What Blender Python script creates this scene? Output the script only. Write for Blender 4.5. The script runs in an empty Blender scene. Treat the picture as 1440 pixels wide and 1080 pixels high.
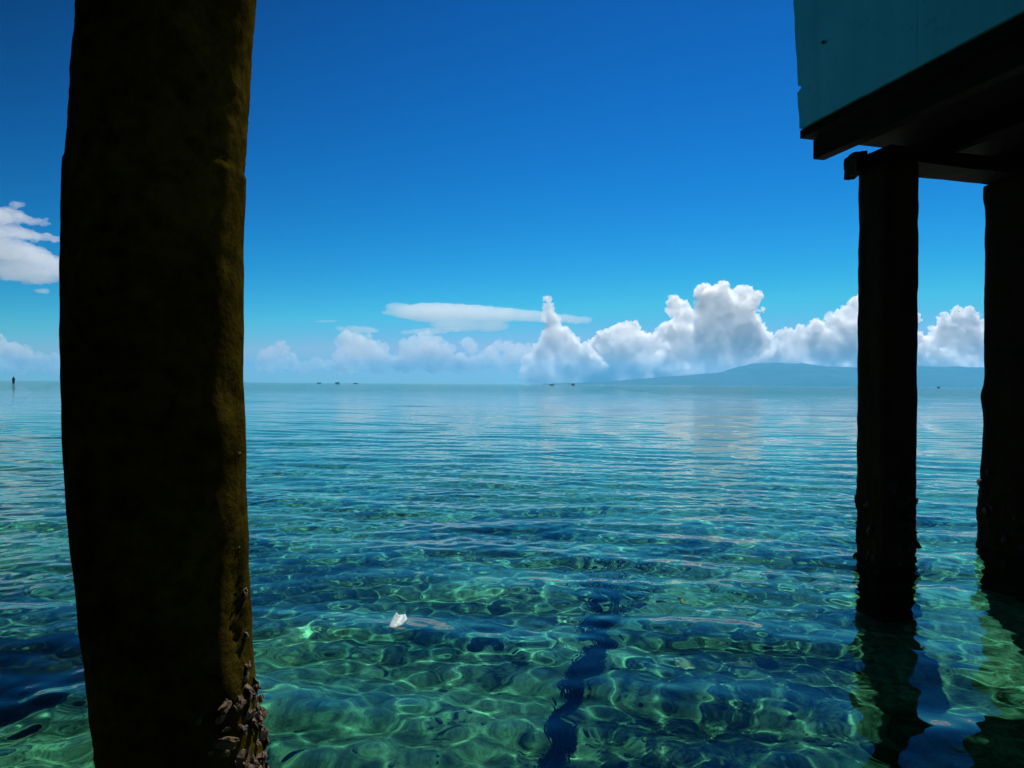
import bpy, bmesh, math, random
import numpy as np
from mathutils import Vector, Matrix, noise as mnoise
R = math.radians
random.seed(7)
rng = np.random.default_rng(11)
scene = bpy.context.scene
col = scene.collection

# ------------------------------------------------------------------ camera
CAM_H = 0.70
ROLL = R(-0.42)
cam_d = bpy.data.cameras.new('camera')
cam = bpy.data.objects.new('camera', cam_d)
col.objects.link(cam)
cam.location = (0, 0, CAM_H)
cam.rotation_euler = (R(90), ROLL, 0)
cam_d.lens = 25.0
cam_d.sensor_width = 36.0
cam_d.clip_start = 0.05
cam_d.clip_end = 120000
scene.camera = cam


def ray(px, py):
    """direction (with y = 1) of the sight line through a point of the 1440x1080 photograph"""
    a, b = (px - 720) / 1000.0, (540 - py) / 1000.0
    c, s = math.cos(ROLL), math.sin(ROLL)
    return Vector((a * c + b * s, 1.0, -a * s + b * c))


def at(px, py, d):
    v = ray(px, py)
    return Vector((0, 0, CAM_H)) + v * d


def on_bed(px, py, depth):
    """where the sight line meets the bed after bending at a calm water surface"""
    v = ray(px, py)
    t = -CAM_H / v.z
    p = Vector((v.x * t, t, 0))
    h = Vector((v.x, 1.0, 0)).length
    sin_i = h / v.length
    sin_t = sin_i / 1.33
    run = depth * sin_t / math.sqrt(1 - sin_t * sin_t)
    d = Vector((v.x, 1.0, 0)).normalized()
    return p + d * run + Vector((0, 0, -depth))


# ------------------------------------------------------------------ sun, sky
SUN_AZ, SUN_EL = R(22), R(56)
sun_dir = Vector((math.sin(SUN_AZ) * math.cos(SUN_EL), math.cos(SUN_AZ) * math.cos(SUN_EL), math.sin(SUN_EL)))
sd = bpy.data.lights.new('sun', 'SUN')
sd.energy = 5.0
sd.angle = R(0.5)
sd.color = (1.0, 0.94, 0.85)
so = bpy.data.objects.new('sun', sd)
so.rotation_euler = (-sun_dir).to_track_quat('-Z', 'Y').to_euler()
so.location = (0, 0, 50)
col.objects.link(so)
try:
    sd.cycles.is_caustics_light = True
except Exception:
    pass

world = bpy.data.worlds.new('World')
scene.world = world
world.use_nodes = True
nt = world.node_tree
nt.nodes.clear()
sky = nt.nodes.new('ShaderNodeTexSky')
sky.sky_type = 'NISHITA'
sky.sun_disc = False
sky.sun_elevation = SUN_EL
sky.sun_rotation = SUN_AZ
sky.altitude = 0
sky.air_density = 1.0
sky.dust_density = 0.0
sky.ozone_density = 10.0
# the deep, red-poor blue of a tropical noon as this camera renders it: a tone curve per channel over the physical sky
sep = nt.nodes.new('ShaderNodeSeparateColor')
com = nt.nodes.new('ShaderNodeCombineColor')
nt.links.new(sky.outputs[0], sep.inputs[0])
for ch, (ref, val, gmm, top) in enumerate(((2.71, 0.040, 4.0, 0.36), (2.49, 0.091, 2.1, 0.52), (5.57, 0.429, 1.4, 0.75))):
    n1 = nt.nodes.new('ShaderNodeMath'); n1.operation = 'DIVIDE'; n1.inputs[1].default_value = ref
    n2 = nt.nodes.new('ShaderNodeMath'); n2.operation = 'POWER'; n2.inputs[1].default_value = gmm
    n3 = nt.nodes.new('ShaderNodeMath'); n3.operation = 'MULTIPLY'; n3.inputs[1].default_value = val * 10.0
    n4 = nt.nodes.new('ShaderNodeMath'); n4.operation = 'MINIMUM'; n4.inputs[1].default_value = top * 10.0
    nt.links.new(sep.outputs[ch], n1.inputs[0])
    nt.links.new(n1.outputs[0], n2.inputs[0])
    nt.links.new(n2.outputs[0], n3.inputs[0])
    nt.links.new(n3.outputs[0], n4.inputs[0])
    nt.links.new(n4.outputs[0], com.inputs[ch])
bg = nt.nodes.new('ShaderNodeBackground')
bg.inputs['Strength'].default_value = 0.076
wo = nt.nodes.new('ShaderNodeOutputWorld')
# the sky deepens away from the sun's side, more so higher up
tcw = nt.nodes.new('ShaderNodeTexCoord')
spx = nt.nodes.new('ShaderNodeSeparateXYZ')
nt.links.new(tcw.outputs['Generated'], spx.inputs[0])


def wm(op, a, b, clamp=False):
    nd = nt.nodes.new('ShaderNodeMath')
    nd.operation = op
    nd.use_clamp = clamp
    for i, v in enumerate((a, b)):
        if isinstance(v, (int, float)):
            nd.inputs[i].default_value = v
        else:
            nt.links.new(v, nd.inputs[i])
    return nd.outputs[0]


dot = wm('ADD', wm('MULTIPLY', spx.outputs[0], math.sin(SUN_AZ)), wm('MULTIPLY', spx.outputs[1], math.cos(SUN_AZ)))
away = wm('MULTIPLY', wm('MULTIPLY', wm('MULTIPLY', spx.outputs[2], 2.0, True), wm('POWER', wm('SUBTRACT', 1.0, dot), 1.5)), 1.9)
fac = wm('MAXIMUM', wm('SUBTRACT', 1.0, away), 0.42)
scl = nt.nodes.new('ShaderNodeVectorMath')
scl.operation = 'SCALE'
nt.links.new(com.outputs[0], scl.inputs[0])
nt.links.new(fac, scl.inputs['Scale'])
nt.links.new(scl.outputs[0], bg.inputs[0])
nt.links.new(bg.outputs[0], wo.inputs[0])

scene.view_settings.view_transform = 'Standard'
scene.view_settings.look = 'None'
scene.view_settings.exposure = 0.4
scene.view_settings.gamma = 1.0
scene.render.engine = 'CYCLES'
scene.cycles.max_bounces = 40
scene.cycles.transmission_bounces = 8
scene.cycles.glossy_bounces = 4
scene.cycles.diffuse_bounces = 4
scene.cycles.volume_bounces = 32
scene.cycles.sample_clamp_indirect = 4.0
scene.cycles.use_denoising = True


# ------------------------------------------------------------------ materials
class Mat:
    def __init__(self, name):
        self.m = bpy.data.materials.new(name)
        self.m.use_nodes = True
        self.t = self.m.node_tree
        self.t.nodes.clear()
        self.out = self.n('ShaderNodeOutputMaterial')

    def n(self, kind, **kw):
        nd = self.t.nodes.new(kind)
        for k, v in kw.items():
            if k in nd.bl_rna.properties:
                setattr(nd, k, v)
            else:
                nd.inputs[k.replace('_', ' ')].default_value = v
        return nd

    def l(self, a, b):
        self.t.links.new(a, b)

    def coord(self, scale=(1, 1, 1)):
        tc = self.n('ShaderNodeTexCoord')
        mp = self.n('ShaderNodeMapping')
        mp.inputs['Scale'].default_value = scale
        self.l(tc.outputs['Object'], mp.inputs[0])
        return mp.outputs[0]

    def noise(self, vec, scale, detail=5, rough=0.55, dist=0.0):
        nd = self.n('ShaderNodeTexNoise')
        nd.inputs['Scale'].default_value = scale
        nd.inputs['Detail'].default_value = detail
        nd.inputs['Roughness'].default_value = rough
        nd.inputs['Distortion'].default_value = dist
        self.l(vec, nd.inputs['Vector'])
        return nd.outputs['Fac']

    def ramp(self, fac, stops):
        nd = self.n('ShaderNodeValToRGB')
        e = nd.color_ramp.elements
        while len(e) < len(stops):
            e.new(0.5)
        for el, (p, c) in zip(e, stops):
            el.position = p
            el.color = (c[0], c[1], c[2], 1)
        self.l(fac, nd.inputs[0])
        return nd.outputs[0]

    def mix(self, fac, a, b, blend='MIX'):
        nd = self.n('ShaderNodeMix', data_type='RGBA', blend_type=blend)
        for sock, v in ((0, fac), (6, a), (7, b)):
            if hasattr(v, 'is_linked') or hasattr(v, 'links'):
                self.l(v, nd.inputs[sock])
            elif isinstance(v, (int, float)):
                nd.inputs[sock].default_value = v
            else:
                nd.inputs[sock].default_value = (*v, 1)
        return nd.outputs[2]

    def math(self, op, a, b=None, clamp=False):
        nd = self.n('ShaderNodeMath', operation=op, use_clamp=clamp)
        for i, v in enumerate((a, b)):
            if v is None:
                continue
            if isinstance(v, (int, float)):
                nd.inputs[i].default_value = v
            else:
                self.l(v, nd.inputs[i])
        return nd.outputs[0]

    def bump(self, h, strength, dist):
        nd = self.n('ShaderNodeBump')
        nd.inputs['Distance'].default_value = dist
        if isinstance(strength, (int, float)):
            nd.inputs['Strength'].default_value = strength
        else:
            self.l(strength, nd.inputs['Strength'])
        self.l(h, nd.inputs['Height'])
        return nd.outputs[0]

    def principled(self, color, rough=0.8, normal=None, spec=0.3):
        p = self.n('ShaderNodeBsdfPrincipled')
        p.inputs['Specular IOR Level'].default_value = spec
        for k, v in (('Base Color', color), ('Roughness', rough)):
            if isinstance(v, (int, float)):
                p.inputs[k].default_value = v
            elif isinstance(v, tuple):
                p.inputs[k].default_value = (*v, 1)
            else:
                self.l(v, p.inputs[k])
        if normal is not None:
            self.l(normal, p.inputs['Normal'])
        self.l(p.outputs[0], self.out.inputs[0])
        return p


def simple(name, a, b, scale=6, rough=0.8, bump=0.0, bscale=30, stretch=(1, 1, 1), spec=0.3):
    m = Mat(name)
    v = m.coord(stretch)
    f = m.noise(v, scale, 6, 0.6)
    c = m.ramp(f, [(0.3, a), (0.7, b)])
    nrm = m.bump(m.noise(v, bscale, 6, 0.65), 1.0, bump) if bump else None
    m.principled(c, rough, nrm, spec)
    return m.m


# ------------------------------------------------------------------ object helpers
def tag(o, label=None, cat=None, group=None, kind=None):
    for k, v in (('label', label), ('category', cat), ('group', group), ('kind', kind)):
        if v:
            o[k] = v
    return o


def empty(name, loc=(0, 0, 0)):
    o = bpy.data.objects.new(name, None)
    o.empty_display_size = 0.2
    o.location = loc
    col.objects.link(o)
    return o


def link(name, me, m, parent=None, smooth=True):
    o = bpy.data.objects.new(name, me)
    col.objects.link(o)
    if m:
        me.materials.append(m)
    if smooth:
        me.shade_smooth()
    if parent is not None:
        o.parent = parent
        pl = Vector((0, 0, 0))
        q = parent
        while q is not None:
            pl += q.location
            q = q.parent
        o.location = -pl            # meshes are written in world coordinates
    return o


def grid_mesh(name, P):
    """P: (n, m, 3) array of points -> quad sheet"""
    n, m, _ = P.shape
    me = bpy.data.meshes.new(name)
    me.vertices.add(n * m)
    me.vertices.foreach_set('co', P.astype(np.float32).ravel())
    i = np.arange(n * m).reshape(n, m)
    q = np.stack([i[:-1, :-1], i[:-1, 1:], i[1:, 1:], i[1:, :-1]], -1).reshape(-1, 4).astype(np.int32)
    me.loops.add(q.size)
    me.loops.foreach_set('vertex_index', q.ravel())
    me.polygons.add(len(q))
    me.polygons.foreach_set('loop_start', np.arange(0, q.size, 4, dtype=np.int32))
    me.update(calc_edges=True)
    me.validate()
    return me


def mesh_of(bm, name):
    me = bpy.data.meshes.new(name)
    bm.normal_update()
    bm.to_mesh(me)
    bm.free()
    return me


def fractal(p, octs=4, rough=0.5):
    v, a, s = 0.0, 1.0, 1.0
    for _ in range(octs):
        v += a * mnoise.noise(p * s)
        a *= rough
        s *= 2.03
    return v


# ------------------------------------------------------------------ water surface
def axis(lo_fine, hi_fine, step, lo, hi, g1, lim1, g2):
    a = list(np.arange(lo_fine, hi_fine + step * 0.5, step))
    for sgn, start, lim in ((1, a[-1], hi), (-1, a[0], lo)):
        s, p, ext = step, start, []
        while (p < lim) if sgn > 0 else (p > lim):
            s *= g1 if abs(p) < lim1 else g2
            p += sgn * s
            ext.append(p)
        a = a + ext if sgn > 0 else ext[::-1] + a
    return np.array(a)


EDGE = 8300.0
gx = axis(-2.0, 2.4, 0.0105, -EDGE, EDGE, 1.013, 30, 1.06)
gy_front = axis(0.6, 4.4, 0.0105, 0.59, EDGE, 1.010, 45, 1.05)
gy_back = []
s, p = 0.017, gy_front[0]
while p > -EDGE:
    s *= 1.10
    p -= s
    gy_back.append(p)
gy = np.concatenate([np.array(gy_back[::-1]), gy_front])
X, Y = np.meshgrid(gx, gy)
SX, SY = np.meshgrid(np.gradient(gx), np.gradient(gy))
Z = np.zeros_like(X)
comps = []
wr = np.random.default_rng(5)
for k in range(120):
    if k < 32:
        lam, slope, spread = 0.24 + 0.32 * wr.random(), 0.0108, R(17)      # long-crested ripples
    elif k < 94:
        lam, slope, spread = 0.062 + 0.115 * wr.random(), 0.0084, R(50)     # fine short ripples
    else:
        lam, slope, spread = 0.8 + 2.4 * wr.random(), 0.0038, R(20)
    kk = 2 * math.pi / lam
    th = R(-97) + wr.normal() * spread      # the wavelets run towards the camera, a little to the left
    slope *= 0.7 + 0.6 * wr.random()
    comps.append((kk * math.cos(th), kk * math.sin(th), slope / kk, wr.random() * 6.283))
gust = 1.0 + 0.25 * np.sin(X * 0.31 + Y * 0.23 + 1.0) * np.sin(Y * 0.17 - X * 0.12)
patch = 1.0 + 0.55 * np.sin(X * 2.3 + 1.1 * np.sin(Y * 1.7) + 0.4) * np.sin(Y * 2.9 + 0.9 * np.sin(X * 1.3 + 2.0)) + 0.25 * np.sin(X * 5.1 - Y * 3.7)
for kx, ky, amp, ph in comps:
    w = np.maximum(np.abs(kx) * SX, np.abs(ky) * SY)
    w = np.clip((1.9 - w) / 1.0, 0, 1)
    if w.max() <= 0:
        continue
    Z += (amp * w * (patch if kx * kx + ky * ky > 700 else 1.0)) * np.sin(kx * X + ky * Y + ph)
Z *= gust
# crests a little sharper than troughs
Z = Z + 6.0 * Z * np.abs(Z) * 0.5
water_me = grid_mesh('sea', np.stack([X, Y, Z], -1))

m = Mat('sea_water')
geo = m.n('ShaderNodeNewGeometry')
ln = m.n('ShaderNodeVectorMath', operation='LENGTH')
m.l(geo.outputs['Position'], ln.inputs[0])
mr = m.n('ShaderNodeMapRange', clamp=True)
m.l(ln.outputs['Value'], mr.inputs['Value'])
mr.inputs['From Min'].default_value = 14
mr.inputs['From Max'].default_value = 70
v1 = m.coord((0.55, 1.25, 1))
far_n = m.math('ADD', m.noise(v1, 1.1, 4, 0.62, 0.4), m.math('MULTIPLY', m.noise(m.coord((0.02, 0.05, 1)), 1.0, 3, 0.5), 6.0))
bmp = m.bump(far_n, mr.outputs[0], 0.13)
lw = m.n('ShaderNodeFresnel')
lw.inputs['IOR'].default_value = 1.33
m.l(bmp, lw.inputs['Normal'])
rf = m.n('ShaderNodeBsdfRefraction')
rf.inputs['Color'].default_value = (0.44, 0.87, 0.80, 1)
rf.inputs['IOR'].default_value = 1.33
rf.inputs['Roughness'].default_value = 0.0
m.l(bmp, rf.inputs['Normal'])
gl = m.n('ShaderNodeBsdfGlossy')
gl.inputs['Roughness'].default_value = 0.0
gl.inputs['Color'].default_value = (1, 1, 1, 1)
m.l(bmp, gl.inputs['Normal'])
mx = m.n('ShaderNodeMixShader')
m.l(lw.outputs[0], mx.inputs[0])
m.l(rf.outputs[0], mx.inputs[1])
m.l(gl.outputs[0], mx.inputs[2])
m.l(mx.outputs[0], m.out.inputs[0])
water = link('sea', water_me, m.m)
tag(water, 'rippled clear green-blue sea water reaching to the horizon', 'sea', kind='structure')
water.cycles.is_caustics_caster = True


# ------------------------------------------------------------------ sea bed
def bed_z(x, y):
    d = math.hypot(x, y)
    base = -0.70 - 0.035 * max(0.0, d - 2.0) if d < 12 else -1.01 - 0.02 * (d - 12) if d < 300 else -6.77
    base += 1.0 * math.exp(-((x + 84) ** 2 + (y - 120) ** 2) / 500.0) * (-0.36 - base)
    return base + 0.05 * mnoise.noise(Vector((x * 0.9, y * 0.9, 3.1))) + (0.03 * fractal(Vector((x * 3.1, y * 3.1, 0.4)), 4, 0.55) if d < 14 else 0)


bx = axis(-3.0, 3.2, 0.04, -EDGE, EDGE, 1.04, 30, 1.25)
by = axis(0.3, 6.0, 0.04, -EDGE, EDGE, 1.04, 30, 1.25)
P = np.zeros((len(by), len(bx), 3))
for j, yy in enumerate(by):
    for i, xx in enumerate(bx):
        P[j, i] = (xx, yy, bed_z(xx, yy))
m = Mat('seabed_sand')
v = m.coord()
f1 = m.noise(v, 2.2, 6, 0.6, 0.5)
f2 = m.noise(v, 14, 5, 0.65)
geo = m.n('ShaderNodeNewGeometry')
sx_ = m.n('ShaderNodeSeparateXYZ')
m.l(geo.outputs['Position'], sx_.inputs[0])
# algae on the shallow shelf, clean pale sand farther out
edge_ = m.math('ADD', sx_.outputs[1], m.math('MULTIPLY', m.noise(v, 0.7, 3), 3.0))
mr_ = m.n('ShaderNodeMapRange', clamp=True, interpolation_type='SMOOTHSTEP')
m.l(edge_, mr_.inputs['Value'])
mr_.inputs['From Min'].default_value = 2.0
mr_.inputs['From Max'].default_value = 5.8
c = m.ramp(f1, [(0.36, (0.030, 0.064, 0.032)), (0.50, (0.105, 0.170, 0.090)), (0.66, (0.26, 0.34, 0.18))])
sand = m.ramp(f1, [(0.36, (0.10, 0.22, 0.20)), (0.52, (0.24, 0.37, 0.34)), (0.68, (0.34, 0.46, 0.42))])
f3 = m.noise(v, 48, 4, 0.7)
c2 = m.mix(1.0, m.ramp(f2, [(0.35, (0.38, 0.40, 0.33)), (0.7, (1.3, 1.25, 1.1))]), m.ramp(f3, [(0.36, (0.45, 0.46, 0.42)), (0.62, (1.25, 1.22, 1.15))]), 'MULTIPLY')
cc = m.mix(1.0, m.mix(mr_.outputs[0], c, sand), c2, 'MULTIPLY')
m.principled(cc, 0.9, m.bump(f2, 1.0, 0.012), 0.1)
bed = link('seabed', grid_mesh('seabed', P), m.m)
tag(bed, 'sandy seabed with patches of green algae under shallow water', 'seabed', kind='structure')
bed.cycles.is_caustics_receiver = True

# ------------------------------------------------------------------ weathered materials
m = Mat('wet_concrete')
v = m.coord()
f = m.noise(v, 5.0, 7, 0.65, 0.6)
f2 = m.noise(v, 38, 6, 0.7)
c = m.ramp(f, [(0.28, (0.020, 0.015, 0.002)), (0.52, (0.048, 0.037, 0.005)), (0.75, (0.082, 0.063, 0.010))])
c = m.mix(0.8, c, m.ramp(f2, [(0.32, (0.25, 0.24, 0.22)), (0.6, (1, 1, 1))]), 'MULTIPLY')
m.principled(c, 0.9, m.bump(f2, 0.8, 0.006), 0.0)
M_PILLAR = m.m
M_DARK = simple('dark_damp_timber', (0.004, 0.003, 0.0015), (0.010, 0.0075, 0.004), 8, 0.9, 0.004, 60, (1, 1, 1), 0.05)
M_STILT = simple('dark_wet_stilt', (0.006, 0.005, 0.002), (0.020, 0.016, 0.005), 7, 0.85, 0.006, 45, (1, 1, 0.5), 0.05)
M_CRUST = simple('oyster_shell', (0.006, 0.004, 0.0015), (0.12, 0.070, 0.028), 60, 0.65, 0.006, 70, (1, 1, 1), 0.35)
M_CRUST_D = simple('dark_oyster_shell', (0.006, 0.005, 0.003), (0.028, 0.021, 0.010), 26, 0.7, 0.006, 60, (1, 1, 1), 0.15)


# ------------------------------------------------------------------ pillars
def shell_cluster(bm, centre, normal, size, rnd):
    """one irregular oyster: a flattened, twisted, ridged blob"""
    ret = bmesh.ops.create_icosphere(bm, subdivisions=2, radius=1.0)
    n = normal.normalized()
    tilt = Vector((rnd.uniform(-1, 1), rnd.uniform(-1, 1), rnd.uniform(-0.6, 1.0)))
    q = (n + tilt * 0.7).normalized().to_track_quat('Z', 'Y').to_matrix()
    sc = Vector((size * rnd.uniform(0.7, 1.3), size * rnd.uniform(0.6, 1.1), size * rnd.uniform(0.25, 0.6)))
    off = Vector((rnd.random() * 50, rnd.random() * 50, rnd.random() * 50))
    for vt in ret['verts']:
        k = 1 + 0.75 * mnoise.noise(vt.co * 1.7 + off) + 0.45 * mnoise.noise(vt.co * 4.5 + off)
        p = Vector((vt.co.x * sc.x * k, vt.co.y * sc.y * k, vt.co.z * sc.z * (1 + 0.4 * mnoise.noise(vt.co * 3 + off))))
        vt.co = centre + q @ p


def column(name, centre_fn, radius_fn, z0, z1, dz, segs, mat, parent):
    zs = np.arange(z0, z1 + dz * 0.5, dz)
    P = np.zeros((len(zs), segs + 1, 3))
    for j, z in enumerate(zs):
        c = centre_fn(z)
        for i in range(segs + 1):
            a = 2 * math.pi * (i % segs) / segs
            r = radius_fn(z, a)
            P[j, i] = (c[0] + r * math.cos(a), c[1] + r * math.sin(a), z)
    me = grid_mesh(name, P)
    bm = bmesh.new()
    bm.from_mesh(me)
    bpy.data.meshes.remove(me)
    bmesh.ops.remove_doubles(bm, verts=bm.verts, dist=1e-5)
    top = [e for e in bm.edges if e.is_boundary]
    bmesh.ops.holes_fill(bm, edges=top, sides=0)
    bmesh.ops.recalc_face_normals(bm, faces=bm.faces)
    return link(name, mesh_of(bm, name), mat, parent)


# near pillar: bowed round concrete post
prof = [(-1200, 300), (-500, 262), (0, 233), (120, 225), (240, 218.5), (340, 215.5), (440, 215), (540, 216.5), (700, 223), (800, 229), (900, 237), (1000, 246),
        (1080, 255), (1300, 285)]
PD = 1.0


def pillar_centre(z):
    py = 540 - (z - CAM_H) * 1000 / PD
    if py >= prof[-1][0]:
        cx = prof[-1][1]
    elif py <= prof[0][0]:
        cx = prof[0][1]
    else:
        for (a, b), (c, d) in zip(prof, prof[1:]):
            if a <= py <= c:
                t = (py - a) / (c - a)
                cx = b + (d - b) * t
                break
    return ((cx - 720 + 3.5) / 1000 * PD + 0.004 * min(1.0, max(0.0, (0.6 - z) / 0.4)), PD)


def pillar_radius(z, a):
    r = 0.1150 if z < CAM_H + 0.298 else 0.1122
    r -= 0.010 * min(1.0, max(0.0, (0.60 - z) / 0.4))
    p = Vector((math.cos(a) * 0.12, math.sin(a) * 0.12, z))
    r += 0.0016 * fractal(p * 14, 3)
    # chipped hollows on the sunlit side
    for za, aa, dz, da, dep in ((0.685, -0.15, 0.026, 0.20, 0.007), (0.41, -0.15, 0.045, 0.20, 0.008), (0.355, -0.25, 0.04, 0.18, 0.009),
                                (0.86, -0.2, 0.018, 0.16, 0.004), (0.30, 0.05, 0.05, 0.3, 0.006)):
        da_ = (a - aa + math.pi) % (2 * math.pi) - math.pi
        q = (z - za) ** 2 / dz ** 2 + da_ ** 2 / da ** 2
        if q < 2.5:
            r -= dep * math.exp(-q) * (0.6 + 0.9 * abs(fractal(p * 60, 3)))
    if z < 0.33:                       # the foot is lumpier
        r += 0.005 * max(0, fractal(p * 20 + Vector((4, 1, 7)), 4, 0.6)) * min(1, (0.33 - z) / 0.15)
    if z > CAM_H + 0.298:
        r += 0.0011 * fractal(p * 70, 3, 0.7)
    return r


near = empty('concrete_pillar', (pillar_centre(0)[0], PD, -0.5))
tag(near, 'dark bowed round concrete pillar nearest the viewer, sunlit along its right edge', 'pillar')
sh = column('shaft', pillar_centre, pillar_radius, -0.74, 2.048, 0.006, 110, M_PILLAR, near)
bm = bmesh.new()
bmesh.ops.create_cube(bm, size=1.0)
for vt in bm.verts:
    vt.co = Vector((-1.7 + vt.co.x * 5.2, -2.9 + vt.co.y * 8.0, 2.17 + vt.co.z * 0.24))
bmesh.ops.bevel(bm, geom=list(bm.edges), offset=0.02, segments=2, affect='EDGES')
link('unseen_deck_blocker', mesh_of(bm, 'unseen_deck_blocker'), M_DARK, near, smooth=False)  # unseen deck overhead, added to keep skylight off the pillar
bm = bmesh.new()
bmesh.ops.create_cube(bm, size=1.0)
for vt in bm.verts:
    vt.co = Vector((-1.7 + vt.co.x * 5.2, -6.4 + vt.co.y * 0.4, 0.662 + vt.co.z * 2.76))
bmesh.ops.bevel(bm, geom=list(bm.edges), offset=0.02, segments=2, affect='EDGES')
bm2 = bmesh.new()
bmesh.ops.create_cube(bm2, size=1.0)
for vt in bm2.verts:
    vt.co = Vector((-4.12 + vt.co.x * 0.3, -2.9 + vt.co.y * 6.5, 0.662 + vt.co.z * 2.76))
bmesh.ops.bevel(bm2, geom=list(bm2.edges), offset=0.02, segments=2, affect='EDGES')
link('unseen_side_blocker', mesh_of(bm2, 'unseen_side_blocker'), M_DARK, near, smooth=False)  # unseen wall added on the left to darken the pillar
link('unseen_rear_blocker', mesh_of(bm, 'unseen_rear_blocker'), M_DARK, near, smooth=False)  # unseen wall added behind the camera, blocking light from the pillar
rnd = random.Random(3)
bm = bmesh.new()
for k in range(520):
    z = 0.275 - 0.50 * rnd.random() ** 0.85
    a = rnd.gauss(-0.05, 0.38) if rnd.random() < 0.72 else rnd.uniform(0, 6.28)
    if z > 0.16 and not -0.9 < a < 0.9:
        continue
    big = rnd.random()
    size = 0.0035 + 0.0095 * big ** 3
    c = pillar_centre(z)
    rr = pillar_radius(z, a) + rnd.uniform(-0.002, 0.004) + (0.011 if z < 0.26 and -0.45 < a < 0.45 else 0.006) * max(0, mnoise.noise(Vector((z * 22, a * 3, 5))))
    n = Vector((math.cos(a), math.sin(a), 0))
    shell_cluster(bm, Vector((c[0], c[1], z)) + n * rr, n, size, rnd)
for z, a, size in ((0.402, 0.05, 0.007), (0.345, 0.0, 0.006), (0.30, -0.05, 0.009), (0.29, -0.1, 0.008), (0.175, 3.2, 0.010), (0.47, -0.1, 0.003), (0.60, -0.05, 0.003),
                   (0.255, -0.62, 0.010), (0.21, -0.6, 0.009), (0.262, -0.3, 0.010), (0.245, -0.1, 0.012), (0.225, -0.05, 0.010), (0.19, -0.35, 0.011)):
    c = pillar_centre(z)
    n = Vector((math.cos(a), math.sin(a), 0))
    shell_cluster(bm, Vector((c[0], c[1], z)) + n * pillar_radius(z, a), n, size, rnd)
tag(link('oyster_crust', mesh_of(bm, 'oyster_crust'), M_CRUST, near, smooth=False), kind='stuff')


# ------------------------------------------------------------------ house on stilts
AX = R(-15)
e1 = Vector((-math.sin(AX), -math.cos(AX), 0)).normalized()      # along the painted wall, towards the viewer
e1 = Vector((math.sin(R(15)), -math.cos(R(15)), 0))
e2 = Vector((math.cos(R(15)), math.sin(R(15)), 0))                # inward, to the right
D0 = 2.95
c0 = at(1125, 181, D0)                                            # lower far corner of the painted wall
ZW = c0.z
house = empty('stilt_house', (c0.x, c0.y, 0))
tag(house, 'house on dark concrete stilts over the water with a teal painted outer wall', 'house')


def hp(u, v, z):
    return Vector((c0.x, c0.y, 0)) + e1 * u + e2 * v + Vector((0, 0, z))


def slab_bm(bm, u0, u1, v0, v1, z0, z1, bev=0.004, jit=0.0):
    vs = [bm.verts.new(hp(u, v, z)) for z in (z0, z1) for v in (v0, v1) for u in (u0, u1)]
    for f in ((0, 1, 3, 2), (4, 6, 7, 5), (0, 4, 5, 1), (2, 3, 7, 6), (0, 2, 6, 4), (1, 5, 7, 3)):
        bm.faces.new([vs[i] for i in f])
    return vs


def box_part(name, u0, u1, v0, v1, z0, z1, mat, bev=0.004, cuts=0, rough=0.0):
    bm = bmesh.new()
    slab_bm(bm, u0, u1, v0, v1, z0, z1)
    bmesh.ops.recalc_face_normals(bm, faces=bm.faces)
    if bev:
        bmesh.ops.bevel(bm, geom=list(bm.edges), offset=bev, segments=2, affect='EDGES', profile=0.5)
    if cuts:
        bmesh.ops.subdivide_edges(bm, edges=bm.edges, cuts=cuts, use_grid_fill=True)
        for vt in bm.verts:
            vt.co += Vector([rough * fractal(vt.co * 9 + Vector((k * 7.7, 0, 0)), 3) for k in range(3)])
    return link(name, mesh_of(bm, name), mat, house, smooth=False)


# painted wall: a plastered panel with a chipped edge, in two lengths that meet at a hairline joint
m = Mat('teal_paint')
v = m.coord()
f = m.noise(v, 1.6, 6, 0.6, 0.3)
f2 = m.noise(v, 22, 6, 0.7)
c = m.ramp(f, [(0.3, (0.018, 0.29, 0.37)), (0.7, (0.030, 0.36, 0.45))])
c = m.mix(0.7, c, m.ramp(f2, [(0.26, (0.35, 0.33, 0.28)), (0.40, (1, 1, 1))]), 'MULTIPLY')
streak = m.noise(m.coord((9, 9, 0.5)), 1.0, 5, 0.6)
c = m.mix(0.25, c, m.ramp(streak, [(0.30, (0.6, 0.62, 0.55)), (0.5, (1, 1, 1))]), 'MULTIPLY')
m.principled(c, 0.7, m.bump(f2, 0.5, 0.004), 0.25)
M_TEAL = m.m
M_RUST = simple('rusty_iron', (0.03, 0.012, 0.005), (0.12, 0.045, 0.015), 60, 0.85, 0.001, 90)

WALL_T, WALL_H = 0.05, 2.3


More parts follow.
